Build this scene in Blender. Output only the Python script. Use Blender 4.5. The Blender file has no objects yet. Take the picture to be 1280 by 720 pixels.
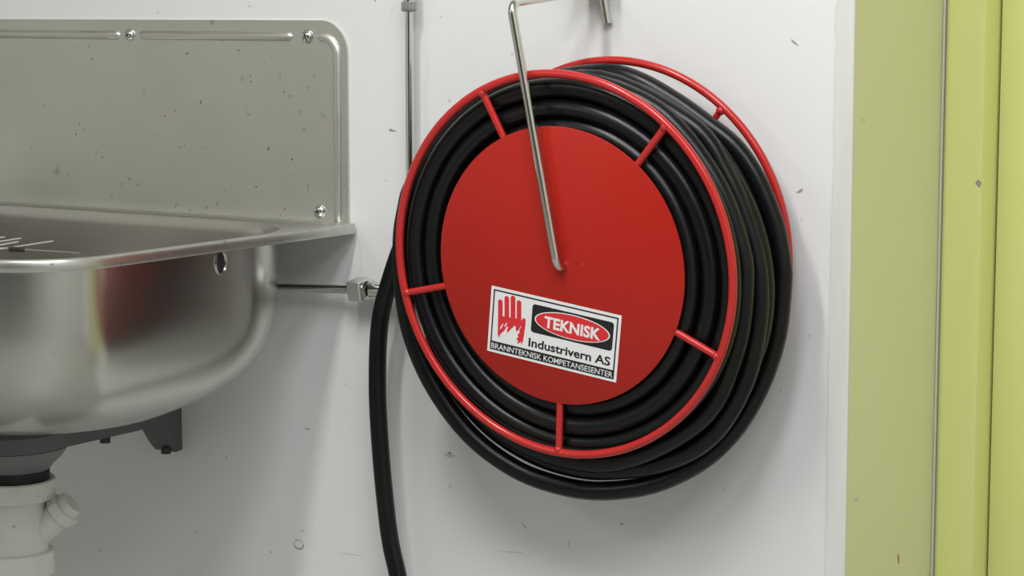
import bpy, bmesh, math, random
from mathutils import Vector, Matrix

S = bpy.context.scene
C = S.collection
PI = math.pi
rad = math.radians

# ------------------------------------------------------------------ camera
CAM = Vector((1.4716, -2.605, 1.2008))
YAW, PITCH, FPX = rad(32.5), rad(7.0), 2850.0
cd = bpy.data.cameras.new('camera')
cd.sensor_fit = 'HORIZONTAL'
cd.sensor_width = 36.0
cd.lens = FPX / 1280.0 * 36.0
cd.clip_start = 0.05
cd.clip_end = 50
cam = bpy.data.objects.new('camera', cd)
C.objects.link(cam)
cam.location = CAM
cam.rotation_euler = (PI / 2 - PITCH, 0, YAW)
S.camera = cam

# ------------------------------------------------------------------ world, lamps, exposure
w = bpy.data.worlds.new('world')
S.world = w
w.use_nodes = True
w.node_tree.nodes['Background'].inputs[0].default_value = (0.80, 0.82, 0.80, 1)
w.node_tree.nodes['Background'].inputs[1].default_value = 0.3


def area(name, loc, sx, sy, power, col, rot=(0, 0, 0)):
    l = bpy.data.lights.new(name, 'AREA')
    l.shape = 'RECTANGLE'
    l.size, l.size_y = sx, sy
    l.energy = power
    l.color = col
    o = bpy.data.objects.new(name, l)
    C.objects.link(o)
    o.location = loc
    o.rotation_euler = rot
    return o


area('ceiling_or_fill_lamp', (-0.06, -1.45, 2.56), 0.16, 1.2, 27, (1.0, 0.98, 0.935))
area('ceiling_or_fill_lamp', (0.62, -1.55, 2.56), 0.45, 1.2, 27, (0.92, 0.96, 1.0))
area('ceiling_or_fill_lamp', (1.75, -1.9, 2.56), 1.1, 1.2, 29, (0.95, 0.97, 1.0))  # added fill without a known fixture, brightens the door and right side
area('ceiling_or_fill_lamp', (-1.6, -3.4, 2.56), 0.5, 1.2, 18, (1.0, 0.98, 0.93))  # added fill towards the rear, lifts the ambient level
S.view_settings.view_transform = 'Standard'
S.view_settings.look = 'None'
S.view_settings.gamma = 1
S.view_settings.use_curve_mapping = False
S.view_settings.exposure = 0.0


# ------------------------------------------------------------------ materials
def mat(name, col, rough=0.5, metal=0.0, noise=None, spots=None, bump=None, rvar=None, spec=None, coat=None):
    """noise=(scale, amount, colour2), spots=(scale, threshold, colour), bump=(scale, strength, distance)"""
    m = bpy.data.materials.new(name)
    m.use_nodes = True
    nt = m.node_tree
    b = nt.nodes['Principled BSDF']
    b.inputs['Base Color'].default_value = (*col, 1)
    b.inputs['Roughness'].default_value = rough
    b.inputs['Metallic'].default_value = metal
    if spec is not None:
        b.inputs['Specular IOR Level'].default_value = spec
    if coat:
        b.inputs['Coat Weight'].default_value = coat
        b.inputs['Coat Roughness'].default_value = 0.15
    tc = nt.nodes.new('ShaderNodeTexCoord')
    last = None

    def nz(scale, detail=4, rough_=0.55, stretch=None):
        n = nt.nodes.new('ShaderNodeTexNoise')
        n.inputs['Scale'].default_value = scale
        n.inputs['Detail'].default_value = detail
        n.inputs['Roughness'].default_value = rough_
        if stretch:
            mp = nt.nodes.new('ShaderNodeMapping')
            mp.inputs['Scale'].default_value = stretch
            nt.links.new(tc.outputs['Object'], mp.inputs['Vector'])
            nt.links.new(mp.outputs[0], n.inputs['Vector'])
        else:
            nt.links.new(tc.outputs['Object'], n.inputs['Vector'])
        return n

    def ramp(src, a, bb):
        r = nt.nodes.new('ShaderNodeMapRange')
        r.inputs['From Min'].default_value = a
        r.inputs['From Max'].default_value = bb
        nt.links.new(src, r.inputs['Value'])
        return r.outputs[0]

    def mix(fac, c1, c2):
        x = nt.nodes.new('ShaderNodeMix')
        x.data_type = 'RGBA'
        nt.links.new(fac, x.inputs['Factor'])
        for sock, c in ((x.inputs['A'], c1), (x.inputs['B'], c2)):
            if isinstance(c, tuple):
                sock.default_value = (*c, 1)
            else:
                nt.links.new(c, sock)
        return x.outputs['Result']

    cur = col
    if noise:
        n = nz(noise[0], stretch=noise[3] if len(noise) > 3 else None)
        mm = nt.nodes.new('ShaderNodeMath')
        mm.operation = 'MULTIPLY'
        nt.links.new(ramp(n.outputs['Fac'], 0.35, 0.68), mm.inputs[0])
        mm.inputs[1].default_value = noise[1]
        cur = mix(mm.outputs[0], cur, noise[2])
    for sp in (spots or []):
        n = nz(sp[0], detail=2, rough_=0.5)
        cur = mix(ramp(n.outputs['Fac'], sp[1], sp[1] + sp[3] if len(sp) > 3 else sp[1] + 0.03), cur, sp[2])
    if not isinstance(cur, tuple):
        nt.links.new(cur, b.inputs['Base Color'])
    if rvar:
        n = nz(rvar[0])
        r = nt.nodes.new('ShaderNodeMapRange')
        r.inputs['From Min'].default_value = 0.3
        r.inputs['From Max'].default_value = 0.7
        r.inputs['To Min'].default_value = rough - rvar[1]
        r.inputs['To Max'].default_value = rough + rvar[1]
        nt.links.new(n.outputs['Fac'], r.inputs['Value'])
        nt.links.new(r.outputs[0], b.inputs['Roughness'])
    if bump:
        n = nz(bump[0], detail=3)
        bn = nt.nodes.new('ShaderNodeBump')
        bn.inputs['Strength'].default_value = bump[1]
        bn.inputs['Distance'].default_value = bump[2]
        nt.links.new(n.outputs['Fac'], bn.inputs['Height'])
        nt.links.new(bn.outputs[0], b.inputs['Normal'])
    return m


M = {}
M['wall'] = mat('white_wall_paint', (0.80, 0.80, 0.79), 0.42, noise=(3.0, 0.5, (0.76, 0.765, 0.76)), bump=(7.0, 0.25, 0.004))
M['trim'] = mat('worn_white_trim', (0.74, 0.74, 0.70), 0.45, noise=(40, 0.6, (0.66, 0.65, 0.61), (1, 1, 0.12)))
M['reveal'] = mat('pale_green_paint', (0.74, 0.75, 0.47), 0.5, noise=(2.5, 0.6, (0.71, 0.73, 0.45)))
M['lime'] = mat('lime_paint', (0.73, 0.74, 0.28), 0.38, noise=(2.0, 0.6, (0.71, 0.73, 0.275)))
M['caulk'] = mat('white_caulk', (0.56, 0.56, 0.42), 0.6)
M['gap'] = mat('dark_gap_backing', (0.10, 0.11, 0.03), 0.7)
M['room'] = mat('room_paint', (0.72, 0.72, 0.69), 0.6, noise=(2, 0.4, (0.68, 0.68, 0.66)))
M['darkpanel'] = mat('dark_reflection_panel', (0.05, 0.055, 0.06), 0.5)  # for the added panel that darkens metal reflections
M['floor'] = mat('grey_floor', (0.36, 0.36, 0.34), 0.45, noise=(6, 0.6, (0.30, 0.30, 0.29)))
M['ceil'] = mat('ceiling_paint', (0.75, 0.75, 0.73), 0.7)
M['steel'] = mat('satin_stainless_steel', (0.58, 0.57, 0.53), 0.23, 1.0, noise=(3, 0.5, (0.54, 0.53, 0.49)),
                 spots=[(75, 0.77, (0.28, 0.28, 0.26))])
M['splash'] = mat('dull_stainless_steel', (0.68, 0.675, 0.63), 0.42, 1.0, noise=(6, 0.6, (0.61, 0.605, 0.555)),
                  spots=[(95, 0.735, (0.22, 0.22, 0.20)), (30, 0.70, (0.48, 0.48, 0.44), 0.08)], rvar=(8, 0.05))
M['rim'] = mat('worn_stainless_rim', (0.62, 0.615, 0.58), 0.38, 1.0, noise=(30, 0.6, (0.50, 0.495, 0.46)), spots=[(85, 0.72, (0.25, 0.25, 0.23))])
M['brushed'] = mat('brushed_chrome', (0.72, 0.72, 0.70), 0.34, 1.0)
M['chrome'] = mat('chrome', (0.72, 0.72, 0.71), 0.09, 1.0)
M['rodsteel'] = mat('polished_steel_rod', (0.66, 0.64, 0.58), 0.16, 1.0)
M['galv'] = mat('zinc_plated_brass', (0.50, 0.51, 0.52), 0.28, 1.0)
M['red'] = mat('red_lacquer', (0.41, 0.016, 0.009), 0.34, spec=0.3, noise=(4, 0.4, (0.395, 0.018, 0.010)), spots=[(45, 0.76, (0.42, 0.07, 0.05))])
M['redwire'] = mat('red_lacquered_wire', (0.50, 0.022, 0.020), 0.22)
M['hose'] = mat('black_rubber', (0.0030, 0.0036, 0.0042), 0.28, noise=(9, 0.5, (0.0055, 0.0055, 0.0048)),
                spots=[(70, 0.76, (0.02, 0.02, 0.018))], bump=(700, 0.25, 0.0006), spec=0.32)
M['grey'] = mat('grey_bracket_paint', (0.105, 0.115, 0.115), 0.55, noise=(20, 0.4, (0.09, 0.10, 0.10)))
M['greyp'] = mat('grey_plastic', (0.17, 0.175, 0.175), 0.5)
M['dark'] = mat('dark_plastic_and_recess', (0.02, 0.021, 0.022), 0.5)  # also paints the darkness inside the overflow hole and screw recesses
M['pvc'] = mat('white_plastic', (0.70, 0.70, 0.65), 0.42, noise=(14, 0.5, (0.62, 0.62, 0.57)), spots=[(75, 0.72, (0.25, 0.25, 0.22))])
M['paper'] = mat('sticker_white', (0.80, 0.80, 0.80), 0.35)
M['ink'] = mat('sticker_black', (0.010, 0.011, 0.012), 0.35)
M['inkred'] = mat('sticker_red', (0.68, 0.026, 0.034), 0.35)
M['scuff'] = mat('scuff', (0.20, 0.20, 0.19), 0.7, noise=(300, 1.0, (0.45, 0.45, 0.43)))
M['scuffl'] = mat('light_scuff', (0.50, 0.50, 0.48), 0.7, noise=(300, 1.0, (0.66, 0.66, 0.64)))
M['grime'] = mat('grime', (0.20, 0.20, 0.18), 0.6)
M['dull'] = mat('dulled_steel', (0.52, 0.515, 0.47), 0.5, 1.0, noise=(160, 1.0, (0.64, 0.635, 0.59)))
M['rust'] = mat('bare_spot', (0.42, 0.17, 0.07), 0.7)


# ------------------------------------------------------------------ mesh helpers (world coordinates unless a parent frame is given)
def link(name, verts, faces, m, parent=None, origin=None, smooth=True, sharp=35, mats=None, fmat=None):
    """one mesh object; verts in world coords (or in the parent's own frame when it has 'local_frame')"""
    me = bpy.data.meshes.new(name)
    if parent is not None:
        off = Vector((0, 0, 0)) if parent.get('local_frame') else Vector(parent['wloc'])
    else:
        off = Vector(origin if origin is not None else (0, 0, 0))
    me.from_pydata([tuple(Vector(v) - off) for v in verts], [], faces)
    bm = bmesh.new()
    bm.from_mesh(me)
    bmesh.ops.remove_doubles(bm, verts=bm.verts, dist=1e-6)
    bmesh.ops.recalc_face_normals(bm, faces=bm.faces)
    if smooth:
        for f in bm.faces:
            f.smooth = True
        lim = rad(sharp)
        for e in bm.edges:
            if len(e.link_faces) == 2 and e.calc_face_angle(0) > lim:
                e.smooth = False
    bm.to_mesh(me)
    bm.free()
    me.materials.append(m)
    o = bpy.data.objects.new(name, me)
    C.objects.link(o)
    if parent is not None:
        o.parent = parent
        o['wloc'] = tuple(off)
        if parent.get('local_frame'):
            o['local_frame'] = 1
    else:
        o.location = off
        o['wloc'] = tuple(off)
    return o


def thing(name, label, cat, loc, group=None):
    o = bpy.data.objects.new(name, None)
    o.empty_display_size = 0.05
    C.objects.link(o)
    o.location = loc
    o['wloc'] = tuple(loc)
    o['label'] = label
    o['category'] = cat
    if group:
        o['group'] = group
    return o


def tag(o, label, cat, group=None):
    o['label'] = label
    o['category'] = cat
    if group:
        o['group'] = group
    return o


def struct(o, label=None):
    o['kind'] = 'structure'
    if label:
        o['label'] = label
    return o


class G:
    """geometry gatherer"""
    def __init__(s):
        s.v, s.f = [], []

    def add(s, v, f):
        b = len(s.v)
        s.v += [Vector(x) for x in v]
        s.f += [[i + b for i in q] for q in f]
        return s

    def box(s, x0, x1, y0, y1, z0, z1, bev=0.0):
        bm = bmesh.new()
        bmesh.ops.create_cube(bm, size=1)
        for v in bm.verts:
            v.co = Vector(((x0 + x1) / 2 + v.co.x * (x1 - x0), (y0 + y1) / 2 + v.co.y * (y1 - y0), (z0 + z1) / 2 + v.co.z * (z1 - z0)))
        if bev:
            bmesh.ops.bevel(bm, geom=bm.edges[:], offset=bev, segments=2, profile=0.5, affect='EDGES')
        bm.verts.index_update()
        s.add([v.co.copy() for v in bm.verts], [[v.index for v in f.verts] for f in bm.faces])
        bm.free()
        return s

    def tube(s, pts, r, n=12, closed=False, cap=True, squash=None):
        pts = [Vector(p) for p in pts]
        N = len(pts)
        tan = []
        for i in range(N):
            a = pts[(i - 1) % N] if (closed or i > 0) else pts[i]
            b = pts[(i + 1) % N] if (closed or i < N - 1) else pts[i]
            tan.append((b - a).normalized())
        up = Vector((0, 0, 1)) if abs(tan[0].z) < 0.9 else Vector((1, 0, 0))
        nrm = (up - tan[0] * up.dot(tan[0])).normalized()
        fr = [nrm]
        for i in range(1, N):
            q = tan[i - 1].rotation_difference(tan[i])
            nrm = q @ nrm
            nrm = (nrm - tan[i] * nrm.dot(tan[i])).normalized()
            fr.append(nrm)
        v = []
        for i in range(N):
            bn = tan[i].cross(fr[i])
            rr = r[i] if isinstance(r, (list, tuple)) else r
            for k in range(n):
                t = 2 * PI * k / n
                v.append(pts[i] + (fr[i] * math.cos(t) + bn * math.sin(t)) * rr)
        f = []
        for i in range(N if closed else N - 1):
            j = (i + 1) % N
            sh = 0
            if closed and j == 0:
                # match the twist at the seam
                best = min(range(n), key=lambda q: (v[i * n] - v[q]).length)
                sh = best
            for k in range(n):
                k2 = (k + 1) % n
                f.append([i * n + k, i * n + k2, j * n + (k2 + sh) % n, j * n + (k + sh) % n])
        if cap and not closed:
            f.append(list(range(n))[::-1])
            f.append([(N - 1) * n + k for k in range(n)])
        return s.add(v, f)

    def lathe(s, prof, centre, axis=(0, 0, 1), n=40, rfun=None, cap0=True, cap1=True):
        """prof: list of (radius, height) along axis"""
        ax = Vector(axis).normalized()
        ref = Vector((1, 0, 0)) if abs(ax.x) < 0.9 else Vector((0, 0, 1))
        e1 = (ref - ax * ref.dot(ax)).normalized()
        e2 = ax.cross(e1)
        c = Vector(centre)
        v, f = [], []
        for (r, h) in prof:
            for k in range(n):
                t = 2 * PI * k / n
                q = r * (rfun(t, r, h) if rfun else 1)
                v.append(c + ax * h + (e1 * math.cos(t) + e2 * math.sin(t)) * q)
        for i in range(len(prof) - 1):
            for k in range(n):
                k2 = (k + 1) % n
                f.append([i * n + k, i * n + k2, (i + 1) * n + k2, (i + 1) * n + k])
        if cap0:
            f.append(list(range(n))[::-1])
        if cap1:
            f.append([(len(prof) - 1) * n + k for k in range(n)])
        return s.add(v, f)

    def ball(s, c, r, scale=(1, 1, 1), n=16):
        prof = [(r * math.sin(PI * i / 10), -r * math.cos(PI * i / 10)) for i in range(1, 10)]
        g = G().lathe(prof, (0, 0, 0), n=n)
        return s.add([Vector(c) + Vector((p.x * scale[0], p.y * scale[1], p.z * scale[2])) for p in g.v], g.f)

    def prism(s, poly, ext, fn):
        """poly of 2-D points, extruded by ext; fn(a, b, d) -> world point"""
        n = len(poly)
        v = [fn(a, b, 0) for a, b in poly] + [fn(a, b, ext) for a, b in poly]
        f = [list(range(n))[::-1], list(range(n, 2 * n))] + [[i, (i + 1) % n, n + (i + 1) % n, n + i] for i in range(n)]
        return s.add(v, f)

    def loft(s, loops, cap0=False, cap1=False):
        n = len(loops[0])
        v = [p for l in loops for p in l]
        f = []
        for i in range(len(loops) - 1):
            for k in range(n):
                k2 = (k + 1) % n
                f.append([i * n + k, i * n + k2, (i + 1) * n + k2, (i + 1) * n + k])
        if cap0:
            f.append(list(range(n))[::-1])
        if cap1:
            f.append([(len(loops) - 1) * n + k for k in range(n)])
        return s.add(v, f)

    def make(s, name, m, parent=None, origin=None, **k):
        return link(name, s.v, s.f, m, parent, origin, **k)


def catmull(P, sub=8, closed=False):
    P = [Vector(p) for p in P]
    N = len(P)
    out = []
    for i in range(N if closed else N - 1):
        p1, p2 = P[i], P[(i + 1) % N]
        p0 = P[i - 1] if (closed or i > 0) else p1 * 2 - p2
        p3 = P[(i + 2) % N] if (closed or i < N - 2) else p2 * 2 - p1
        for k in range(sub):
            t = k / sub
            out.append(0.5 * ((2 * p1) + (p2 - p0) * t + (2 * p0 - 5 * p1 + 4 * p2 - p3) * t * t + (3 * p1 - p0 - 3 * p2 + p3) * t ** 3))
    if not closed:
        out.append(P[-1])
    return out


def fillet(P, r, seg=6):
    """polyline with rounded corners"""
    P = [Vector(p) for p in P]
    out = [P[0]]
    for i in range(1, len(P) - 1):
        a, b, c = P[i - 1], P[i], P[i + 1]
        d1, d2 = (a - b).normalized(), (c - b).normalized()
        ang = d1.angle(d2)
        t = min(r / math.tan(ang / 2), (a - b).length * 0.49, (c - b).length * 0.49)
        rr = t * math.tan(ang / 2)
        p1 = b + d1 * t
        cen = b + (d1 + d2).normalized() * (rr / math.sin(ang / 2))
        v1 = p1 - cen
        p2 = b + d2 * t
        v2 = p2 - cen
        full = v1.angle(v2)
        axis = v1.cross(v2).normalized()
        for k in range(seg + 1):
            out.append(cen + Matrix.Rotation(full * k / seg, 3, axis) @ v1)
    out.append(P[-1])
    return out


# ------------------------------------------------------------------ the room
DOOR_X0, DOOR_X1 = 0.3113, 1.30
b = G().box(-3.0, 0.309, 0.0, 0.30, 0, 2.6)
wall_back = struct(b.make('wall_back', M['wall'], smooth=False))
b = G().box(DOOR_X1, 2.6, 0.0, 0.30, 0, 2.6)
struct(b.make('wall_back', M['wall'], smooth=False))
b = G().box(DOOR_X0, DOOR_X1, 0.0, 0.30, 2.25, 2.6)
struct(b.make('wall_back', M['wall'], smooth=False))
struct(G().box(-3.1, -3.0, -4.5, 0.45, 0, 2.6).make('wall_left', M['room'], smooth=False))
struct(G().box(2.6, 2.7, -4.5, 0.45, 0, 2.6).make('wall_right', M['room'], smooth=False))
struct(G().box(-3.1, 2.7, -4.6, -4.5, 0, 2.6).make('wall_front', M['room'], smooth=False))
struct(G().box(-3.1, 2.7, -4.6, 0.45, -0.1, 0).make('floor', M['floor'], smooth=False))
struct(G().box(-3.1, 2.7, -4.6, 0.45, 2.6, 2.7).make('ceiling', M['ceil'], smooth=False))
refl_panel = struct(G().box(-1.15, 2.35, -4.502, -4.46, 0.0, 2.15, 0.002).make('reflection_panel', M['darkpanel'], smooth=False))  # unseen dark panel added behind the camera to put dark streaks in the chrome
G().tube(fillet([(0.05, -4.46, 1.0), (0.05, -4.41, 1.0), (-0.07, -4.41, 1.0)], 0.012), 0.009, 10).make('panel_handle', M['brushed'], refl_panel)  # handle made up for the added panel
# painted side of the door recess
reveal = struct(G().box(0.309, DOOR_X0 - 0.0004, 0.0012, 0.30, 0, 2.25).make('wall_recess', M['reveal'], smooth=False))
# corner strip at the end of the white wall, its left edge knocked about
g = G()
random.seed(3)
zs = [i * 2.6 / 260 for i in range(261)]
left = [0.2846 + (random.uniform(-0.0007, 0.0007) + (0.0012 if random.random() < 0.1 else 0)) for _ in zs]
v, f = [], []
for z, x in zip(zs, left):
    x += 0.0011 * math.sin(z * 7.1)
    v += [(x, 0.0, z), (x + 0.0012, -0.0022, z), (0.3100, -0.0022, z), (0.3116, -0.0008, z), (0.3116, 0.004, z)]
for i in range(len(zs) - 1):
    for k in range(4):
        f.append([i * 5 + k, i * 5 + k + 1, i * 5 + 5 + k + 1, i * 5 + 5 + k])
struct(link('trim_1', v, f, M['trim']))
# bead of filler between recess and door frame
g = G().tube([(0.3131, 0.2868, 0.0), (0.3131, 0.2868, 2.25)], 0.0020, 8)
struct(g.make('trim_2', M['caulk']))
# door
door = bpy.data.objects.new('door_1', None)
C.objects.link(door)
door.location = (0.8, 0.30, 0)
door['wloc'] = (0.8, 0.30, 0)
struct(door)
g = G()
for poly in ([(0.3150, 0.2920), (0.3175, 0.2872), (0.3225, 0.2862), (0.3690, 0.2862), (0.3712, 0.2884), (0.3718, 0.3450), (0.3150, 0.3450)],
             [(1.30 - (x - 0.3113), y) for x, y in [(0.3150, 0.2920), (0.3175, 0.2872), (0.3225, 0.2862), (0.3690, 0.2862), (0.3712, 0.2884), (0.3718, 0.3450), (0.3150, 0.3450)]]):
    g.prism(poly, 2.25, lambda a, bb, d: Vector((a, bb, d)))
g.box(0.3718, 1.2395, 0.2862, 0.345, 2.19, 2.25)
g.make('door_frame', M['lime'], door, sharp=60)
G().box(0.3155, 1.296, 0.3451, 0.3490, 0.0, 2.25).make('door_gap_backing', M['gap'], door, smooth=False)  # dark sheet behind the gap around the leaf
leaf = G().box(0.3745, 1.237, 0.3365, 0.3449, 0.008, 2.188, 0.0012).make('door_leaf', M['lime'], door)


# ------------------------------------------------------------------ scuffs on the walls (flat marks of their own shape)
def cam_ray(px, py):
    d = Vector(((px - 640) / FPX, (360 - py) / FPX, -1))
    return (Matrix.Rotation(YAW, 3, 'Z') @ Matrix.Rotation(PI / 2 - PITCH, 3, 'X') @ d)


def on_plane(px, py, axis, val):
    d = cam_ray(px, py)
    return CAM + d * ((val - CAM[axis]) / d[axis])


def blob(g, c, ax1, ax2, a, bb, rot, nrm, seed, ring=None):
    random.seed(seed)
    n = 14
    pts = []
    for k in range(n):
        t = 2 * PI * k / n
        q = random.uniform(0.6, 1.15)
        p, r = a * math.cos(t) * q, bb * math.sin(t) * q
        pts.append(c + ax1 * (p * math.cos(rot) - r * math.sin(rot)) + ax2 * (p * math.sin(rot) + r * math.cos(rot)) + nrm * 0.0002)
    g.add(pts, [list(range(n))])


XA, YA, ZA = Vector((1, 0, 0)), Vector((0, 1, 0)), Vector((0, 0, 1))
SC = {'d': G(), 'l': G()}
# x, z on the wall face, half sizes, tilt, tone
marks = [(993, 53, 6, 1.6, -38, 'd'), (1000, 239, 5, 2.2, 30, 'd'), (490, 163, 6, 2.2, -8, 'd'), (384, 536, 5, 1.2, -3, 'd'),
         (656, 658, 6.5, 0.9, -38, 'd'), (711, 680, 1.0, 5, -8, 'l'), (777, 655, 1.6, 2, 0, 'd'), (640, 68, 2.4, 1.2, 0, 'd'),
         (562, 569, 9, 4, -3, 'l'), (562, 566, 3.2, 2, 0, 'd'), (563, 608, 4, 1.6, 30, 'l'), (246, 666, 3, 2, 40, 'l'), (283, 573, 1.2, 6, -20, 'l'),
         (124, 688, 5, 1.4, 0, 'l'), (198, 16, 1.4, 3, 10, 'l'), (562, 126, 1, 2.4, 10, 'd'), (469, 1, 1.6, 1.4, 0, 'd'), (312, 8, 1.4, 1.4, 0, 'd'),
         (432, 480, 1.2, 1.0, 0, 'd'), (378, 664, 4, 1.6, 0, 'l'), (976, 488, 2.2, 1.5, 0, 'l'), (1040, 330, 1.2, 7, 0, 'l'), (339, 690, 1.6, 1.4, 0, 'd'),
         (551, 21, 1.0, 2, -15, 'l'), (490, 13, 1, 2, 10, 'l'), (1002, 275, 1, 3, 0, 'l'), (430, 640, 1.2, 1, 0, 'l'), (905, 612, 2, 1, 20, 'l'),
         (482, 226, 1.2, 0.8, 0, 'd'), (563, 24, 1.2, .8, 0, 'l'), (1012, 420, 1, 4, 20, 'l'), (440, 693, 24, .8, 0, 'l'), (640, 690, 28, .7, 4, 'l')]
for i, (px, py, a, bb, rot, t) in enumerate(marks):
    p = on_plane(px, py, 1, 0.0)
    blob(SC[t], p, XA, ZA, a * 0.00112, bb * 0.00096, rad(rot), Vector((0, -1, 0)), i)
# the ring-shaped mark low on the wall
p = on_plane(373.5, 680.5, 1, 0.0)
ring = []
for k in range(18):
    t = 2 * PI * k / 17 * 0.93 + 0.6
    ring.append(p + XA * (0.0088 * math.cos(t)) + ZA * (0.0068 * math.sin(t)) + Vector((0, -0.0003, 0)))
for k in range(17):
    d = (ring[k + 1] - ring[k]).cross(Vector((0, 1, 0))).normalized() * (0.0005 + 0.0006 * (k > 8))
    SC['d'].add([ring[k] - d, ring[k + 1] - d, ring[k + 1] + d, ring[k] + d], [[0, 1, 2, 3]])
# hairline from the sink corner down to the pipe
hl = [on_plane(x, y, 1, 0.0) + Vector((0, -0.0003, 0)) for x, y in ((444, 292), (449, 302), (452, 318), (452, 345))]
for k in range(3):
    d = XA * 0.0003
    SC['l'].add([hl[k] - d, hl[k + 1] - d, hl[k + 1] + d, hl[k] + d], [[0, 1, 2, 3]])
for k, m in (('d', 'scuff'), ('l', 'scuffl')):
    o = SC[k].make('scuff_marks', M[m], wall_back, smooth=False)
    o['kind'] = 'stuff'
g = G()
p = on_plane(1070, 624, 0, DOOR_X0 - 0.0004)
blob(g, p, YA, ZA, 0.006, 0.003, 0.2, XA, 50)
p = on_plane(1079, 150, 0, DOOR_X0 - 0.0004)
blob(g, p, YA, ZA, 0.010, 0.0012, -0.4, XA, 51)
o = g.make('scuff_marks', M['scuffl'], reveal, smooth=False)
o['kind'] = 'stuff'
g = G()
p = on_plane(1123, 699, 0, DOOR_X0 - 0.0004)
blob(g, p, YA, ZA, 0.003, 0.0085, 0.28, XA, 52)
o = g.make('scuff_mark', M['rust'], reveal, smooth=False)
g = G()
p = on_plane(1233.5, 230, 1, 0.2862)
p.x = 0.3667
blob(g, p, XA, ZA, 0.0042, 0.0050, 0, Vector((0, -1, 0)), 53)
g.make('scuff_mark', M['scuff'], door, smooth=False)

# ------------------------------------------------------------------ sink
RZ = 0.897
sink = thing('utility_sink', 'stainless steel wall-hung utility sink with deep rounded bowl and tall backsplash', 'sink', (-0.80, -0.30, 0.60))


def rr(x0, x1, y0, y1, rads, z, n=14, zf=None):
    """rounded rectangle, radii for (back right, back left, front left, front right)"""
    out = []
    cs = [(x1, y1, -1, -1, 0), (x0, y1, 1, -1, 90), (x0, y0, 1, 1, 180), (x1, y0, -1, 1, 270)]
    for (cx, cy, sx, sy, a0), r in zip(cs, rads):
        for k in range(n):
            t = rad(a0 + 90.0 * k / (n - 1))
            out.append(Vector((cx + sx * r + r * math.cos(t), cy + sy * r + r * math.sin(t), z)))
    # points along the straight sides keep the quads even
    res = []
    for i, p in enumerate(out):
        q = out[(i + 1) % len(out)]
        res.append(p)
        if i % n == n - 1:
            for k in range(1, 6):
                res.append(p.lerp(q, k / 6))
    return res


X0, X1, Y0, Y1 = -1.30, -0.448, -0.636, -0.0045
bx0, bx1, by0, by1 = -1.286, -0.462, -0.622, -0.052
of = 0.125
orad = lambda d=0: (0.004, 0.004, of - d, of - d)
irad = (0.168, 0.168, 0.118, 0.118)
loops = [rr(X0 + .004, X1 - .004, Y0 + .004, Y1, orad(.004), RZ - 0.0125),
         rr(X0 + .001, X1 - .001, Y0 + .001, Y1, orad(.001), RZ - 0.0135),
         rr(X0, X1, Y0, Y1, orad(), RZ - 0.0115),
         rr(X0, X1, Y0, Y1, orad(), RZ - 0.003),
         rr(X0 + .0012, X1 - .0012, Y0 + .0012, Y1, orad(.0012), RZ - 0.0006),
         rr(X0 + .004, X1 - .004, Y0 + .004, Y1, orad(.004), RZ)]
loops.append(rr(bx0 - .004, bx1 + .004, by0 - .004, by1 + .004, tuple(r + .004 for r in irad), RZ))
loops.append(rr(bx0 - .001, bx1 + .001, by0 - .001, by1 + .001, tuple(r + .001 for r in irad), RZ - 0.001))
loops.append(rr(bx0, bx1, by0, by1, irad, RZ - 0.004))
BOT = 0.637
D0 = 0.065                       # straight part of the bowl wall
Rv, Rh = RZ - D0 - BOT, 0.225
for k in range(1, 5):
    i = 0.003 * k / 4
    loops.append(rr(bx0 + i, bx1 - i, by0 + i, by1 - i, tuple(r - i for r in irad), RZ - 0.004 - (D0 - .004) * k / 4))
for k in range(1, 27):
    t = PI / 2 * k / 26
    i = 0.003 + Rh * (1 - max(math.cos(t), 0.0) ** 0.72)
    z = RZ - D0 - Rv * math.sin(t) ** 0.72
    lim = (by1 - by0) / 2 - i - 0.002
    loops.append(rr(bx0 + i, bx1 - i, by0 + i, by1 - i, tuple(min(r + 0.4 * (i - .003), lim) if k else r for r in irad), z))
DC = Vector((-0.797, -0.325, 0))
nl = len(loops[0])
base = loops[-1]
for q, dz in ((0.5, 0.003), (0.22, 0.0045)):
    loops.append([DC + (Vector((p.x, p.y, 0)) - DC) * q + Vector((0, 0, BOT - dz)) for p in base])
rim = G().loft(loops[:7]).make('rim', M['rim'], sink, sharp=50)
bowl = G().loft(loops[6:], cap1=True).make('bowl', M['steel'], sink, sharp=50)
g = G()
for y, hh in ((-0.020, 0.011), (-0.060, 0.006), (-0.105, 0.007), (-0.128, 0.004), (-0.176, 0.009), (-0.196, 0.004), (-0.262, 0.004), (-0.395, 0.005)):
    x = X1 + 0.0003
    g.add([(x, y, RZ - 0.0115), (x, y - 0.0016, RZ - 0.0115), (x, y + 0.004, RZ - 0.0115 + hh), (x, y + 0.0055, RZ - 0.0115 + hh)], [[0, 1, 2, 3]])
o = g.make('nicks', M['scuff'], rim, smooth=False)
o['kind'] = 'stuff'
for o in (rim, bowl):
    md = o.modifiers.new('thickness', 'SOLIDIFY')
    md.thickness = 0.0010
    md.offset = 0
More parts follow.
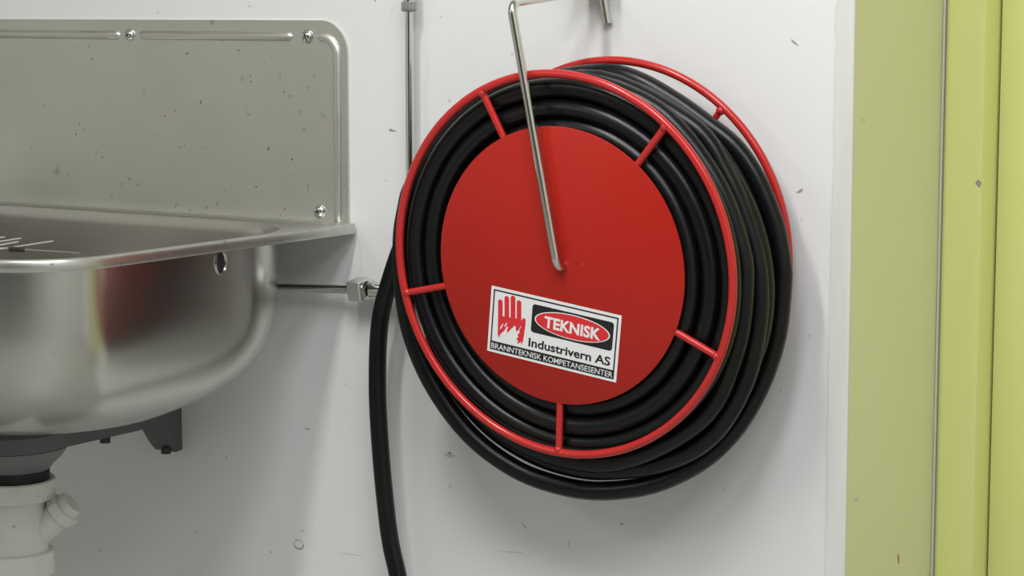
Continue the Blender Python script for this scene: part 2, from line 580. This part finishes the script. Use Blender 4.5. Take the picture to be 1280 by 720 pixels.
# overflow slot pressed into the right side of the bowl
oc = Vector((bx1 - 0.0005, -0.286, 0.867))
g = G()
ov = lambda a, bb, d, n=24: [oc + Vector((d, a * math.cos(2 * PI * k / n), bb * math.sin(2 * PI * k / n) * 1.0)) for k in range(n)]
g.loft([ov(0.0125, 0.0175, -0.001), ov(0.0110, 0.0160, 0.0022), ov(0.0092, 0.0142, 0.0026), ov(0.0078, 0.0128, 0.0002)])
slot = g.make('overflow_slot', M['steel'], sink)
slot['label'] = 'pressed oval overflow slot'
G().loft([ov(0.0084, 0.0134, 0.0), ov(0.0084, 0.0134, 0.0006)], True, True).make('slot_opening', M['dark'], slot)  # dark disc painted in for the shade inside the hole

# backsplash: a plate with rounded top corners, pressed beads and screws
SX0, SX1, SZ1, SR = -1.287, -0.4612, 1.1836, 0.047
poly = [(SX0, RZ - 0.012), (SX1, RZ - 0.012)]
for k in range(13):
    t = PI / 2 * k / 12
    poly.append((SX1 - SR + SR * math.cos(t), SZ1 - SR + SR * math.sin(t)))
for k in range(13):
    t = PI / 2 + PI / 2 * k / 12
    poly.append((SX0 + SR + SR * math.cos(t), SZ1 - SR + SR * math.sin(t)))
g = G().prism(poly, 0.0034, lambda a, bb, d: Vector((a, -0.0004 - d, bb)))
splash = g.make('backsplash', M['splash'], sink, sharp=30)
BY = -0.0036


def bead(path):
    path = [Vector(p) for p in path]
    N = len(path)
    g = G()
    n = 10
    loops = []
    for i in range(N):
        a, b2 = path[max(i - 1, 0)], path[min(i + 1, N - 1)]
        t = (b2 - a).normalized()
        nrm = Vector((0, -1, 0))
        sd = t.cross(nrm).normalized()
        s0 = min(i, N - 1 - i)
        e = [0.15, 0.62, 0.88, 1.0][min(s0, 3)]
        loops.append([path[i] + sd * (0.0066 * e * math.cos(PI * k / n)) + nrm * (0.0050 * e * math.sin(PI * k / n)) for k in range(n + 1)])
    v = [p for l in loops for p in l]
    f = []
    for i in range(N - 1):
        for k in range(n):
            f.append([i * (n + 1) + k, i * (n + 1) + k + 1, (i + 1) * (n + 1) + k + 1, (i + 1) * (n + 1) + k])
    g.add(v, f)
    return g.make('pressed_bead', M['splash'], splash, sharp=80)


def straight(a, b2):
    a, b2 = Vector(a), Vector(b2)
    d = (b2 - a).normalized()
    L = (b2 - a).length
    return [a, a + d * 0.002, a + d * 0.004, a + d * 0.007] + [a.lerp(b2, k / 8) for k in range(1, 8)] + [b2 - d * 0.007, b2 - d * 0.004, b2 - d * 0.002, b2]


ZB = 1.1605
bead(straight((-0.848, BY, ZB), (-0.558, BY, ZB)))
bead(straight((-1.165, BY, ZB), (-0.886, BY, ZB)))
bx = -0.4795
arc = [Vector((bx - 0.026 + 0.026 * math.cos(t), BY, ZB - 0.026 + 0.026 * math.sin(t))) for t in [PI / 2 * k / 10 for k in range(10, -1, -1)]]
st = [Vector((bx - 0.034, BY, ZB)), Vector((bx - 0.032, BY, ZB)), Vector((bx - 0.030, BY, ZB)), Vector((bx - 0.028, BY, ZB))]
en = [Vector((bx, BY, z)) for z in (1.10, 1.05, 1.0, 0.95, 0.91, 0.899, 0.897, 0.8955)]
bead(st + arc + en)
g = G()
for i, (px, py, a, bb, rot, tt) in enumerate([(234, 67, 3.5, 1.6, 20, 0), (251, 128, 2.4, 3.2, 0, 0), (206, 145, 2, 1.6, 30, 0), (219, 139, 1, 3, -10, 0), (95, 168, 1.6, 2.2, 0, 0), (162, 224, 1.4, 3, 20, 0),
        (172, 231, 1.2, 2.4, 0, 0), (153, 230, 1.2, 2.6, -20, 0), (225, 184, 1, 2, 0, 0), (222, 174, .8, 1.6, 0, 0), (196, 169, .8, 1, 0, 0), (148, 205, 1.2, .8, 0, 0), (86, 219, 1, 2, 0, 0), (258, 260, 3.4, 2, 30, 0),
        (220, 257, 1.4, 4, -30, 0), (279, 50, 2.6, 1.6, 0, 0), (298, 63, 3, 1.2, 10, 0), (340, 72, 1.6, 1, 0, 0), (314, 102, 2.4, 1.2, 30, 0), (115, 74, 2, 1.4, 0, 0), (111, 58, 3, .8, -30, 0), (356, 261, 1.6, 2.6, 10, 0), (271, 255, 2, 2.4, 0, 0)]):
    p = on_plane(px, py, 1, -0.0038)
    blob(g, p, XA, ZA, a * 0.0011, bb * 0.00096, rad(rot), Vector((0, -1, 0)), 100 + i)
o = g.make('grime_marks', M['grime'], splash, smooth=False)
o['kind'] = 'stuff'
g = G()
for i, (px, py, a, bb, rot) in enumerate([(362, 120, 6, 3.5, 10), (375, 140, 5, 4, 0), (385, 110, 4, 3, 30), (380, 162, 4, 4, 0), (350, 96, 3, 8, 10), (312, 144, 4, 2, 20), (120, 190, 2.5, 7, 0), (140, 246, 4, 3, 0), (385, 235, 2.4, 9, 0), (180, 115, 3, 6, 10)]):
    p = on_plane(px, py, 1, -0.0038)
    blob(g, p, XA, ZA, a * 0.0011, bb * 0.00096, rad(rot), Vector((0, -0.5, 0)), 150 + i)
o = g.make('dull_patches', M['dull'], splash, smooth=False)
o['kind'] = 'stuff'
for px, pz in ((-0.8675, ZB), (-0.5316, ZB), (-0.5128, 0.9112)):
    sc = Vector((px, BY, pz))
    g = G().lathe([(0.0104, -0.0002), (0.0104, 0.0009), (0.0098, 0.0013), (0.0084, 0.0014), (0.0083, 0.0026), (0.0072, 0.0044), (0.0050, 0.0056), (0.002, 0.0060)], sc, (0, -1, 0), 24)
    s_ = g.make('screw', M['chrome'], splash)
    g = G()
    for a in (0.4, 0.4 + PI / 2):
        d, e = Vector((math.cos(a), 0, math.sin(a))), Vector((-math.sin(a), 0, math.cos(a)))
        c0 = sc + Vector((0, -0.0057, 0))
        v = [c0 + d * (i * 0.0038) + e * (j * 0.0009) + Vector((0, k, 0)) for k in (0.0008, -0.0004) for i, j in ((-1, -1), (1, -1), (1, 1), (-1, 1))]
        g.add(v, [[0, 1, 2, 3], [4, 5, 6, 7], [0, 1, 5, 4], [1, 2, 6, 5], [2, 3, 7, 6], [3, 0, 4, 7]])
    # dark bars painted as the shaded cross recess belong to the screw's own mesh (second material slot)
    me = s_.data
    me.materials.append(M['dark'])
    bm = bmesh.new()
    bm.from_mesh(me)
    off = Vector(s_['wloc'])
    vs = [bm.verts.new(p - off) for p in g.v]
    for q in g.f:
        fc = bm.faces.new([vs[i] for i in q])
        fc.material_index = 1
    bm.to_mesh(me)
    bm.free()

# support bracket below the bowl
bracket = thing('sink_bracket', 'dark grey steel bracket arm under the steel sink bowl, bolted to the wall', 'bracket', (-0.785, 0.0, 0.53))
g = G()
side = [(-0.0005, 0.6045), (-0.0005, 0.5355), (-0.014, 0.5335), (-0.028, 0.5480), (-0.050, 0.5795), (-0.27, 0.5800), (-0.27, 0.6045)]
g.prism(side, 0.042, lambda a, bb, d: Vector((-0.7815 - d, a, bb)))
g.make('arm', M['grey'], bracket, sharp=30)
g = G().lathe([(0.0785, 0.5905), (0.080, 0.5915), (0.080, 0.6130), (0.0785, 0.6145), (0.070, 0.6250)], (-0.8165, DC.y, 0), n=64)
g.make('support_ring', M['grey'], bracket)
for y, z in ((-0.022, 0.5385), (-0.155, 0.5765)):
    G().lathe([(0.008, -0.007), (0.008, 0.0), (0.005, 0.004)], (-0.795, y, z), n=6).make('bolt', M['dark'], bracket)

# drain and trap
TX = -0.8165
trap = thing('sink_drain_trap', 'white plastic drain trap with angled side branch under the steel sink', 'drain trap', (DC.x, DC.y, 0.0))
T = (TX, DC.y, 0)
G().lathe([(0.0795, 0.5903), (0.0785, 0.586), (0.071, 0.576), (0.059, 0.5655), (0.0560, 0.5600), (0.054, 0.5590)], T, n=56).make('drain_flange', M['greyp'], trap)
prof = [(0.053, 0.5595)]
for k in range(5):
    z = 0.5588 - k * 0.0036
    prof += [(0.0535, z), (0.0535, z - 0.0014), (0.0515, z - 0.0022), (0.0515, z - 0.0032)]
prof.append((0.0515, 0.535))
G().lathe(prof, T, n=56).make('threaded_collar', M['dark'], trap)
NR = 0.0620
ribs = lambda t, r, h: 1 + (0.026 if (r > 0.055 and ((t + 0.12) % (2 * PI / 10)) < 0.11) else 0)
G().lathe([(0.0560, 0.5440), (0.0595, 0.5445), (0.0615, 0.5425), (0.0615, 0.5190), (0.0600, 0.5170), (0.0480, 0.5160)], T, n=120, rfun=ribs).make('coupling_nut', M['pvc'], trap, sharp=25)
G().lathe([(0.0495, 0.5200), (0.0495, 0.4200)], T, n=56).make('trap_body', M['pvc'], trap)
G().lathe([(0.0512, 0.4420), (0.0565, 0.4410), (0.0575, 0.4385), (0.0575, 0.4100), (0.0560, 0.4080), (0.0500, 0.4070)], T, n=120, rfun=lambda t, r, h: 1 + (0.02 if (r > 0.0574 and ((t + 0.3) % (2 * PI / 10)) < 0.11) else 0)).make('lower_nut', M['pvc'], trap, sharp=25)
G().lathe([(0.044, 0.4100), (0.044, 0.27), (0.040, 0.262), (0.030, 0.258), (0.0249, 0.25), (0.0249, 0.001)], T, n=40).make('waste_pipe', M['pvc'], trap)
bd = Vector((0.66, 0.36, 0.66)).normalized()
bo = Vector((TX + 0.030, DC.y + 0.014, 0.4640))
br = G().lathe([(0.0205, 0.0), (0.0205, 0.052)], bo, bd, 32).make('side_branch', M['pvc'], trap)
G().lathe([(0.0206, 0.0445), (0.0245, 0.045), (0.0252, 0.047), (0.0252, 0.058), (0.0242, 0.0595), (0.0190, 0.0600), (0.0185, 0.0695), (0.0170, 0.071)], bo, bd, 48, rfun=lambda t, r, h: 1 + (0.05 if (r > 0.0238 and (t % (2 * PI / 8)) < 0.14) else 0)).make('branch_cap', M['pvc'], br, sharp=25)

# wire grate lying inside the bowl at the rim
grate = thing('wire_grate', 'thin steel wire grate sitting in the sink bowl at left picture edge', 'grate', (-0.75, -0.50, RZ - 0.03))
GZ = RZ
rodsG = [[(-0.6357, -0.4185, GZ), (-0.6325, -0.545, GZ - 0.002), (-0.632, -0.5720, GZ - 0.004)],
         [(-0.6989, -0.4128, GZ), (-0.694, -0.5720, GZ - 0.004)],
         [(-0.6678, -0.4487, GZ), (-0.664, -0.5720, GZ - 0.004)]]
for k in range(1, 8):
    rodsG.append([(-0.7289 - 0.036 * (k - 1), -0.4128, GZ), (-0.726 - 0.036 * (k - 1), -0.5720, GZ - 0.004)])
for p in rodsG:
    G().tube(p, 0.0013, 8).make('wire', M['rodsteel'], grate)
G().tube([(-0.5056, -0.506, GZ - 0.0005), (-0.60, -0.508, GZ - 0.0010), (-0.985, -0.512, GZ - 0.0042)], 0.0013, 8).make('cross_wire', M['rodsteel'], grate)
G().tube([(-0.610, -0.572, GZ - 0.004), (-1.00, -0.572, GZ - 0.004)], 0.0015, 8).make('cross_wire', M['rodsteel'], grate)
G().box(-0.622, -0.600, -0.5135, -0.5045, GZ - 0.0040, GZ + 0.0018, 0.0008).make('clip', M['dark'], grate)
for k in range(2):
    x = -0.62 - 0.36 * k
    G().tube([(x, -0.572, GZ - 0.004), (x, -0.6165, GZ - 0.004), (x, -0.6205, GZ - 0.014)], 0.0013, 8).make('hook', M['rodsteel'], grate)

# ------------------------------------------------------------------ chrome supply pipe
pipe = thing('supply_pipe', 'thin chrome water supply pipe running down the white wall behind the hose reel', 'pipe', (-0.339, -0.025, 0.80))
PX, PY, PZ, PR = -0.3392, -0.025, 0.8065, 0.0057
G().tube(fillet([(PX, PY, PZ), (PX, PY, 1.90), (PX, 0.0, 1.90)], 0.02), PR, 20).make('riser', M['chrome'], pipe)
G().tube([(PX, PY, PZ), (-0.43, PY, PZ - 0.001), (-0.62, PY, 0.797), (-0.75, PY, 0.795)], 0.0064, 20).make('branch_pipe', M['chrome'], pipe)
hexf = lambda t, r, h: 0.87 / math.cos(((t) % (PI / 3)) - PI / 6) if r > 0.0080 else 1
fit = G().lathe([(0.0070, 1.1955), (0.0112, 1.1965), (0.0118, 1.1985), (0.0118, 1.2075), (0.0112, 1.2090), (0.0075, 1.2095)], (PX, PY, 0), n=48, rfun=hexf).make('compression_nut', M['galv'], pipe, sharp=25)
G().lathe([(0.0078, 1.2090), (0.0078, 1.2120), (0.0070, 1.2125), (0.0070, 1.2140), (0.0079, 1.2145), (0.0079, 1.2160)], (PX, PY, 0), n=32).make('collar', M['chrome'], pipe)
G().lathe([(0.0078, 1.2155), (0.0105, 1.2160), (0.0110, 1.2175), (0.0110, 1.2320), (0.0075, 1.2330)], (PX, PY, 0), n=48, rfun=hexf).make('compression_nut', M['galv'], pipe, sharp=25)
# square-nutted elbow beside the bowl
sq = lambda t, r, h: 0.80 / max(abs(math.cos(t - 0.2)), abs(math.sin(t - 0.2))) if r > 0.0135 else 1
ex = -0.4405
G().lathe([(0.0125, 0.0), (0.0160, 0.0006), (0.0172, 0.002), (0.0172, 0.0215), (0.0160, 0.023), (0.0120, 0.0235)], (ex, PY, PZ), (1, 0, 0), 64, rfun=sq).make('elbow_nut', M['brushed'], pipe, sharp=25)
G().lathe([(0.0105, 0.022), (0.0105, 0.026), (0.0140, 0.027), (0.0150, 0.029), (0.0150, 0.034), (0.0125, 0.036), (0.0118, 0.060), (0.0118, 0.090), (0.0125, 0.093), (0.0125, 0.113)], (ex, PY, PZ), (1, 0, 0), 40).make('elbow_body', M['chrome'], pipe)
G().lathe([(0.0124, -0.013), (0.0124, 0.018), (0.0110, 0.020), (0.0110, 0.034), (0.006, 0.035)], (PX, PY, PZ), (0, 0, 1), 40).make('elbow_socket', M['chrome'], pipe)
G().lathe([(0.008, 0.0), (0.008, 0.022)], (PX, 0.0, PZ), (0, -1, 0), 24).make('wall_stub', M['chrome'], pipe)

# ------------------------------------------------------------------ hose reel (own frame: x = right, y = axis towards the wall, z = up)
RC = Vector((0.0, -0.1855, 0.880))
n_ = Vector((-0.00831282, 0.99630643, 0.08546576)).normalized()
u_ = n_.cross(Vector((0, 0, 1))).normalized()
v_ = u_.cross(n_)
RM = Matrix(((u_.x, n_.x, v_.x), (u_.y, n_.y, v_.y), (u_.z, n_.z, v_.z))).to_4x4()
RM.translation = RC
reel = thing('hose_reel', 'round red metal hose reel hung on the white wall by a bent steel rod', 'hose reel', RC)
reel.matrix_world = RM
reel['local_frame'] = 1
RR, RD, RL, TR = 0.2418, 0.1768, 0.1552, 0.0054


def circ(r, y, n=120, c=(0, 0)):
    return [Vector((c[0] + r * math.cos(2 * PI * k / n), y, c[1] + r * math.sin(2 * PI * k / n))) for k in range(n)]


fr = G().tube(circ(RR, 0), TR, 14, closed=True).make('front_ring', M['redwire'], reel, sharp=80)
bk = G().tube(circ(RR, RL), TR, 14, closed=True).make('back_ring', M['redwire'], reel, sharp=80)
for ang in (115.2, 49.0, -24.1, -92.9, -168.2):
    a = rad(ang)
    d = Vector((math.cos(a), 0, math.sin(a)))
    g = G().tube([d * (RD - 0.03) + Vector((0, 0.0034, 0)), d * (RD - 0.002) + Vector((0, 0.0034, 0)), d * (RR - 0.0015) + Vector((0, 0.0005, 0))], 0.0046, 12)
    g.ball(d * (RR - 0.0035) + Vector((0, -0.0008, 0)), 0.0056, n=12)
    g.make('front_spoke', M['redwire'], reel, sharp=80)
for ang in (49.7, 121.7, 193.7, 265.7, 337.7):
    a = rad(ang)
    d = Vector((math.cos(a), 0, math.sin(a)))
    g = G().tube([d * 0.06 + Vector((0, RL + 0.001, 0)), d * (RR - 0.001) + Vector((0, RL - 0.001, 0))], 0.0044, 12)
    g.ball(d * (RR - 0.005) + Vector((0, RL - 0.001, 0)), 0.0062, n=12)
    g.make('back_spoke', M['redwire'], reel, sharp=80)
G().lathe([(RD - 0.0012, -0.0016), (RD, -0.0010), (RD, 0.0010), (RD - 0.0012, 0.0014)], (0, 0, 0), (0, 1, 0), 160).make('front_disc', M['red'], reel, sharp=40)
G().lathe([(RD - 0.0012, RL - 0.0014), (RD, RL - 0.001), (RD, RL + 0.001), (RD - 0.0012, RL + 0.0016)], (0, 0, 0), (0, 1, 0), 120).make('back_disc', M['red'], reel, sharp=40)
G().lathe([(0.150, 0.001), (0.150, RL - 0.001)], (0, 0, 0), (0, 1, 0), 96).make('drum', M['red'], reel)
# steel rod: axle, upright across the disc, arm back to the wall and hook end
LEAN = rad(8.3)
ud = Vector((-math.sin(LEAN), 0, math.cos(LEAN)))
h0 = Vector((0.0068, 0, 0.0))
top = h0 + ud * 0.3330
arm_end = top + Vector((0, 0.2215, 0))
WR = -0.0165
path = [h0 + Vector((0, RL, 0)), h0 + Vector((0, WR + 0.001, 0)), top + Vector((0, WR - 0.0035, 0)), top + Vector((0, WR + 0.2215, 0.0)), top + Vector((0, WR + 0.2215, 0)) - ud * 0.0455]
path = fillet(path, 0.0145, 8)
G().tube(path, 0.0056, 16).make('hanger_rod', M['rodsteel'], reel, sharp=50)
# wall hook that the rod hangs on (just above the picture)
wb = thing('wall_bracket', 'zinc-plated steel bracket with an eye, fixed to the wall above the hose reel', 'wall bracket', (-0.03, -0.001, 1.24))
am = RM @ (top + Vector((0, WR + 0.1800, 0)))
bz = am.z + 0.018
g = G().box(am.x - 0.030, am.x + 0.026, -0.003, -0.0002, bz, bz + 0.075, 0.0008)
g.box(am.x - 0.026, am.x + 0.022, -0.062, -0.0029, bz + 0.001, bz + 0.004, 0.0006)
for xx in (am.x - 0.026, am.x + 0.019):
    g.prism([(-0.0029, bz + 0.0035), (-0.060, bz + 0.0035), (-0.0029, bz + 0.060)], 0.003, lambda a, bb, d: Vector((xx + d, a, bb)))
g.tube([(am.x, am.y, bz + 0.002), (am.x, am.y, am.z + 0.0075)], 0.0020, 10)
g.tube([am + Vector((0.0072 * math.cos(2 * PI * k / 28), 0, 0.0072 * math.sin(2 * PI * k / 28))) for k in range(28)], 0.0014, 10, closed=True)
g.make('bracket_plate', M['galv'], wb, smooth=True)

# sticker on the disc: positions traced from the lettering as it stands on the label
SW, SH, SROT = 0.1905, 0.0868, rad(-7.75)
sc0 = Vector((-0.0118, 0, -0.0860))
ex_ = Vector((math.cos(SROT), 0, math.sin(SROT)))
ez_ = Vector((-math.sin(SROT), 0, math.cos(SROT)))


def sp(s, t, d):
    return sc0 + ex_ * ((s - 0.5) * SW) + ez_ * ((0.5 - t) * SH) + Vector((0, -0.0017 - d, 0))


def st_(X, Y):
    # label drawing units -> (s, t)
    a, b2, c, d = 686.0, -25.0, 164.0, 350.0
    x, y = X - 112.0, Y - 108.0
    det = a * d - b2 * c
    return (x * d - b2 * y) / det, (a * y - c * x) / det


def flat(g, pts, d0, d1=0.00012):
    g.prism(pts, d1, lambda a, bb, d: sp(a, bb, d0 + d))


def rrect(s0, s1, t0, t1, r, n=6):
    ra = SW / SH
    out = []
    for cx, cy, a0 in ((s1 - r, t0 + r * ra, -90), (s1 - r, t1 - r * ra, 0), (s0 + r, t1 - r * ra, 90), (s0 + r, t0 + r * ra, 180)):
        for k in range(n + 1):
            t = rad(a0 + 90 * k / n)
            out.append((cx + r * math.cos(t), cy + r * ra * math.sin(t)))
    return out


g = G()
flat(g, [(0, 0), (1, 0), (1, 1), (0, 1)], 0.0, 0.0003)
sticker = g.make('sticker', M['paper'], reel, smooth=False)
sticker['label'] = 'white printed sticker with red hand and oval badge'
L1, L2, L3, L4 = 0.0003, 0.00045, 0.0006, 0.00075
bd_s, bd_t, th = 0.020, 0.043, 0.0105
g = G()
flat(g, [(bd_s, bd_t), (1 - bd_s, bd_t), (1 - bd_s, bd_t + th * 2.1), (bd_s, bd_t + th * 2.1)], L1)
flat(g, [(bd_s, bd_t), (bd_s + th, bd_t), (bd_s + th, 0.9), (bd_s, 0.9)], L1)
flat(g, [(1 - bd_s - th, bd_t), (1 - bd_s, bd_t), (1 - bd_s, 0.9), (1 - bd_s - th, 0.9)], L1)
flat(g, [(bd_s, 0.828), (1 - bd_s, 0.828), (1 - bd_s, 0.962), (bd_s, 0.962)], L1)
g.make('border_print', M['ink'], sticker, smooth=False)
g = G()
flat(g, rrect(0.328, 0.950, 0.128, 0.555, 0.022), L1)
g.make('badge_panel', M['ink'], sticker, smooth=False)
oval = lambda k_: [(0.640 + 0.288 * k_[0] * math.cos(2 * PI * i / 48), 0.340 + 0.186 * k_[1] * math.sin(2 * PI * i / 48)) for i in range(48)]
g = G()
flat(g, oval((1, 1)), L2)
g.make('badge_outline', M['paper'], sticker, smooth=False)
g = G()
flat(g, oval((0.968, 0.93)), L3)
g.make('badge_oval', M['inkred'], sticker, smooth=False)


def text_geo(body, s0, s1, t0, t1, d0, bold=0.0, gap=1.0):
    cu = bpy.data.curves.new('lettering', 'FONT')
    cu.body = body
    cu.size = 1.0
    cu.offset = bold
    cu.space_character = gap
    cu.resolution_u = 4
    tmp = bpy.data.objects.new('lettering', cu)
    C.objects.link(tmp)
    bpy.context.view_layer.update()
    me = bpy.data.meshes.new_from_object(tmp.evaluated_get(bpy.context.evaluated_depsgraph_get()))
    bpy.data.objects.remove(tmp)
    xs = [v.co.x for v in me.vertices]
    x0, x1 = min(xs), max(xs)
    # cap height taken from the capitals of the built-in face
    y0, y1 = 0.0, 0.727 + bold
    g = G()
    vv = []
    for v in me.vertices:
        s = s0 + (v.co.x - x0) / (x1 - x0) * (s1 - s0)
        t = t1 - (v.co.y - y0) / (y1 - y0) * (t1 - t0)
        vv.append(sp(s, t, d0))
    g.add(vv, [list(p.vertices) for p in me.polygons])
    bpy.data.meshes.remove(me)
    bpy.data.curves.remove(cu)
    return g


text_geo('TEKNISK', 0.428, 0.857, 0.255, 0.430, L4, 0.035, 1.02).make('badge_lettering', M['paper'], sticker, smooth=False)
text_geo('Industrivern AS', 0.318, 0.945, 0.640, 0.775, L2, 0.026).make('company_lettering', M['ink'], sticker, smooth=False)
text_geo('BRANNTEKNISK KOMPETANSESENTER', 0.030, 0.970, 0.853, 0.940, L2, 0.004, 0.98).make('band_lettering', M['paper'], sticker, smooth=False)
# hand over flames
g = G()


def finger(x0, x1, ytop, ybot, slope=0.24):
    c, r = (x0 + x1) / 2, (x1 - x0) / 2
    pts = [(x0, ybot)]
    for k in range(9):
        t = PI - PI * k / 8
        pts.append((c + r * math.cos(t), ytop + r + slope * r * math.cos(t) - r * math.sin(t)))
    pts.append((x1, ybot + slope * (x1 - x0)))
    return [st_(*p) for p in pts]


flat(g, finger(147, 172, 183, 274), L1)
flat(g, finger(182, 207, 165, 280), L1)
flat(g, finger(215, 241, 164, 286), L1)
flat(g, finger(248, 273, 188, 292), L1)
palm = [(147, 268), (273, 290), (273, 322), (262, 340), (250, 356), (243, 345), (243, 330), (236, 322), (228, 332), (216, 342), (208, 352), (196, 362), (196, 346), (202, 332), (196, 326), (188, 338), (180, 352), (166, 362), (158, 372), (152, 390), (145, 366)]
flat(g, [st_(*p) for p in palm], L1 + 0.00004)
thumb = [(274, 296), (280, 285), (289, 283), (296, 290), (295, 320), (291, 350), (287, 380), (281, 410), (270, 426), (272, 408), (262, 416), (250, 421), (256, 404), (246, 394), (258, 384), (252, 372), (264, 360), (262, 346), (272, 330)]
flat(g, [st_(*p) for p in thumb], L1)
flat_w = G()
flat(flat_w, [st_(*p) for p in [(157, 345), (163, 324), (177, 309), (172, 324), (166, 336)]], L2)
flat(flat_w, [st_(*p) for p in [(180, 332), (185, 318), (197, 304), (194, 318), (187, 328)]], L2)
hand = g.make('hand_symbol', M['inkred'], sticker, smooth=False)
flat_w.make('flame_print', M['paper'], sticker, smooth=False)

# ------------------------------------------------------------------ the hose (same frame as the reel, but a thing of its own)
HR = 0.0127
random.seed(11)


def turn(r, y, sag, seed, wob=0.0012, n=110):
    random.seed(seed)
    ph = [random.uniform(0, 6.28) for _ in range(4)]
    out = []
    for k in range(n):
        t = 2 * PI * k / n
        q = r + wob * (math.sin(2 * t + ph[0]) + 0.6 * math.sin(3 * t + ph[1]))
        yy = y + 0.0012 * (math.sin(t + ph[2]) + math.sin(2 * t + ph[3]))
        out.append(Vector((q * math.cos(t), yy, q * math.sin(t) - sag)))
    return out


hose_root_inv = RM
hv = G()
for j, y in enumerate((0.0198, 0.045, 0.071, 0.097, 0.123)):
    hv.tube(turn(0.1775, y, 0.006, 20 + j), HR, 14, closed=True)
    hv.tube(turn(0.2025, y + (0.001 if j == 0 else 0), 0.006, 40 + j, 0.0010), HR, 14, closed=True)
hv.tube(turn(0.2282, 0.0212, 0.0058, 60, 0.0008), HR, 16, closed=True)
hv.tube(turn(0.2330, 0.0960, 0.0130, 63, 0.0012), HR, 14, closed=True)
hv.tube(turn(0.2300, 0.0610, 0.0150, 64, 0.0012), HR, 14, closed=True)
hv.tube(turn(0.2420, 0.0830, 0.0230, 65, 0.0012), HR, 14, closed=True)
# loose outer turns, from the free tail inwards: (angle, radius, depth)
pol = [(146, 0.262, 0.130), (132, 0.243, 0.128), (118, 0.2335, 0.126), (104, 0.2290, 0.124), (87, 0.2295, 0.120), (75, 0.2270, 0.118), (60, 0.2230, 0.118), (47.5, 0.2265, 0.117), (36.8, 0.2360, 0.117), (27, 0.2405, 0.117), (17.5, 0.2435, 0.1165), (9, 0.2475, 0.116), (-0.4, 0.2512, 0.1155), (-6, 0.2530, 0.115), (-20.9, 0.2609, 0.112),
       (-34.9, 0.2733, 0.102), (-48.2, 0.2875, 0.090), (-60.2, 0.2970, 0.078), (-73.3, 0.3024, 0.066), (-86.5, 0.3044, 0.055), (-97.6, 0.3040, 0.047), (-110.5, 0.3030, 0.041),
       (-125.7, 0.2975, 0.037), (-143, 0.2861, 0.034), (-160.7, 0.2738, 0.032), (-180.6, 0.2610, 0.032), (-192.5, 0.2578, 0.034), (-201.1, 0.2540, 0.037), (-222, 0.2430, 0.045), (-245, 0.2345, 0.046), (-270, 0.2290, 0.046),
       (-295, 0.2270, 0.0465), (-312, 0.2265, 0.0465), (-333, 0.2265, 0.046), (-350, 0.2300, 0.046), (-362.5, 0.2345, 0.0455), (-385, 0.2420, 0.044), (-410, 0.2560, 0.043), (-445, 0.2640, 0.041), (-480, 0.2640, 0.040), (-515, 0.2520, 0.046),
       (-545, 0.2340, 0.060), (-580, 0.2290, 0.069), (-630, 0.2270, 0.0715), (-670, 0.2300, 0.0720), (-690, 0.2295, 0.0722), (-709, 0.2335, 0.0722), (-723.5, 0.2415, 0.0712), (-738, 0.2500, 0.069), (-754, 0.2640, 0.066), (-771, 0.2780, 0.061),
       (-787, 0.2785, 0.057), (-804.4, 0.2768, 0.055), (-816.7, 0.2786, 0.055), (-829.4, 0.2796, 0.055), (-842.8, 0.2790, 0.055), (-856.9, 0.2750, 0.056), (-870, 0.2660, 0.058), (-890, 0.2500, 0.063), (-915, 0.2340, 0.074), (-950, 0.2150, 0.080), (-980, 0.195, 0.080)]
pp = [Vector((r * math.cos(rad(a)), y, r * math.sin(rad(a)))) for a, r, y in pol]
RMI = RM.inverted()
tail = [(-0.3490, -0.0470, 0.410), (-0.3590, -0.0480, 0.4500), (-0.3655, -0.0500, 0.4990), (-0.3728, -0.0530, 0.5886), (-0.3765, -0.0540, 0.6790), (-0.3710, -0.0540, 0.7700), (-0.3490, -0.0540, 0.8390), (-0.3270, -0.054, 0.888), (-0.2960, -0.054, 0.943), (-0.2590, -0.055, 1.0000)]
tl = [(-0.2900, -0.050, 0.03), (-0.315, -0.047, 0.15), (-0.330, -0.046, 0.28), (-0.340, -0.046, 0.36)] + tail
tl = [RMI @ Vector(p) for p in tl]
full = tl + pp
hv.tube(catmull(full, 6), HR * 0.985, 18)
hose = link('rubber_hose', hv.v, hv.f, M['hose'], None, (0, 0, 0), sharp=70)
hose.matrix_world = RM
tag(hose, 'black rubber hose wound on the red reel, its tail hanging down at left', 'hose')

for o in S.objects:
    for k in ('wloc', 'local_frame'):
        if k in o:
            del o[k]
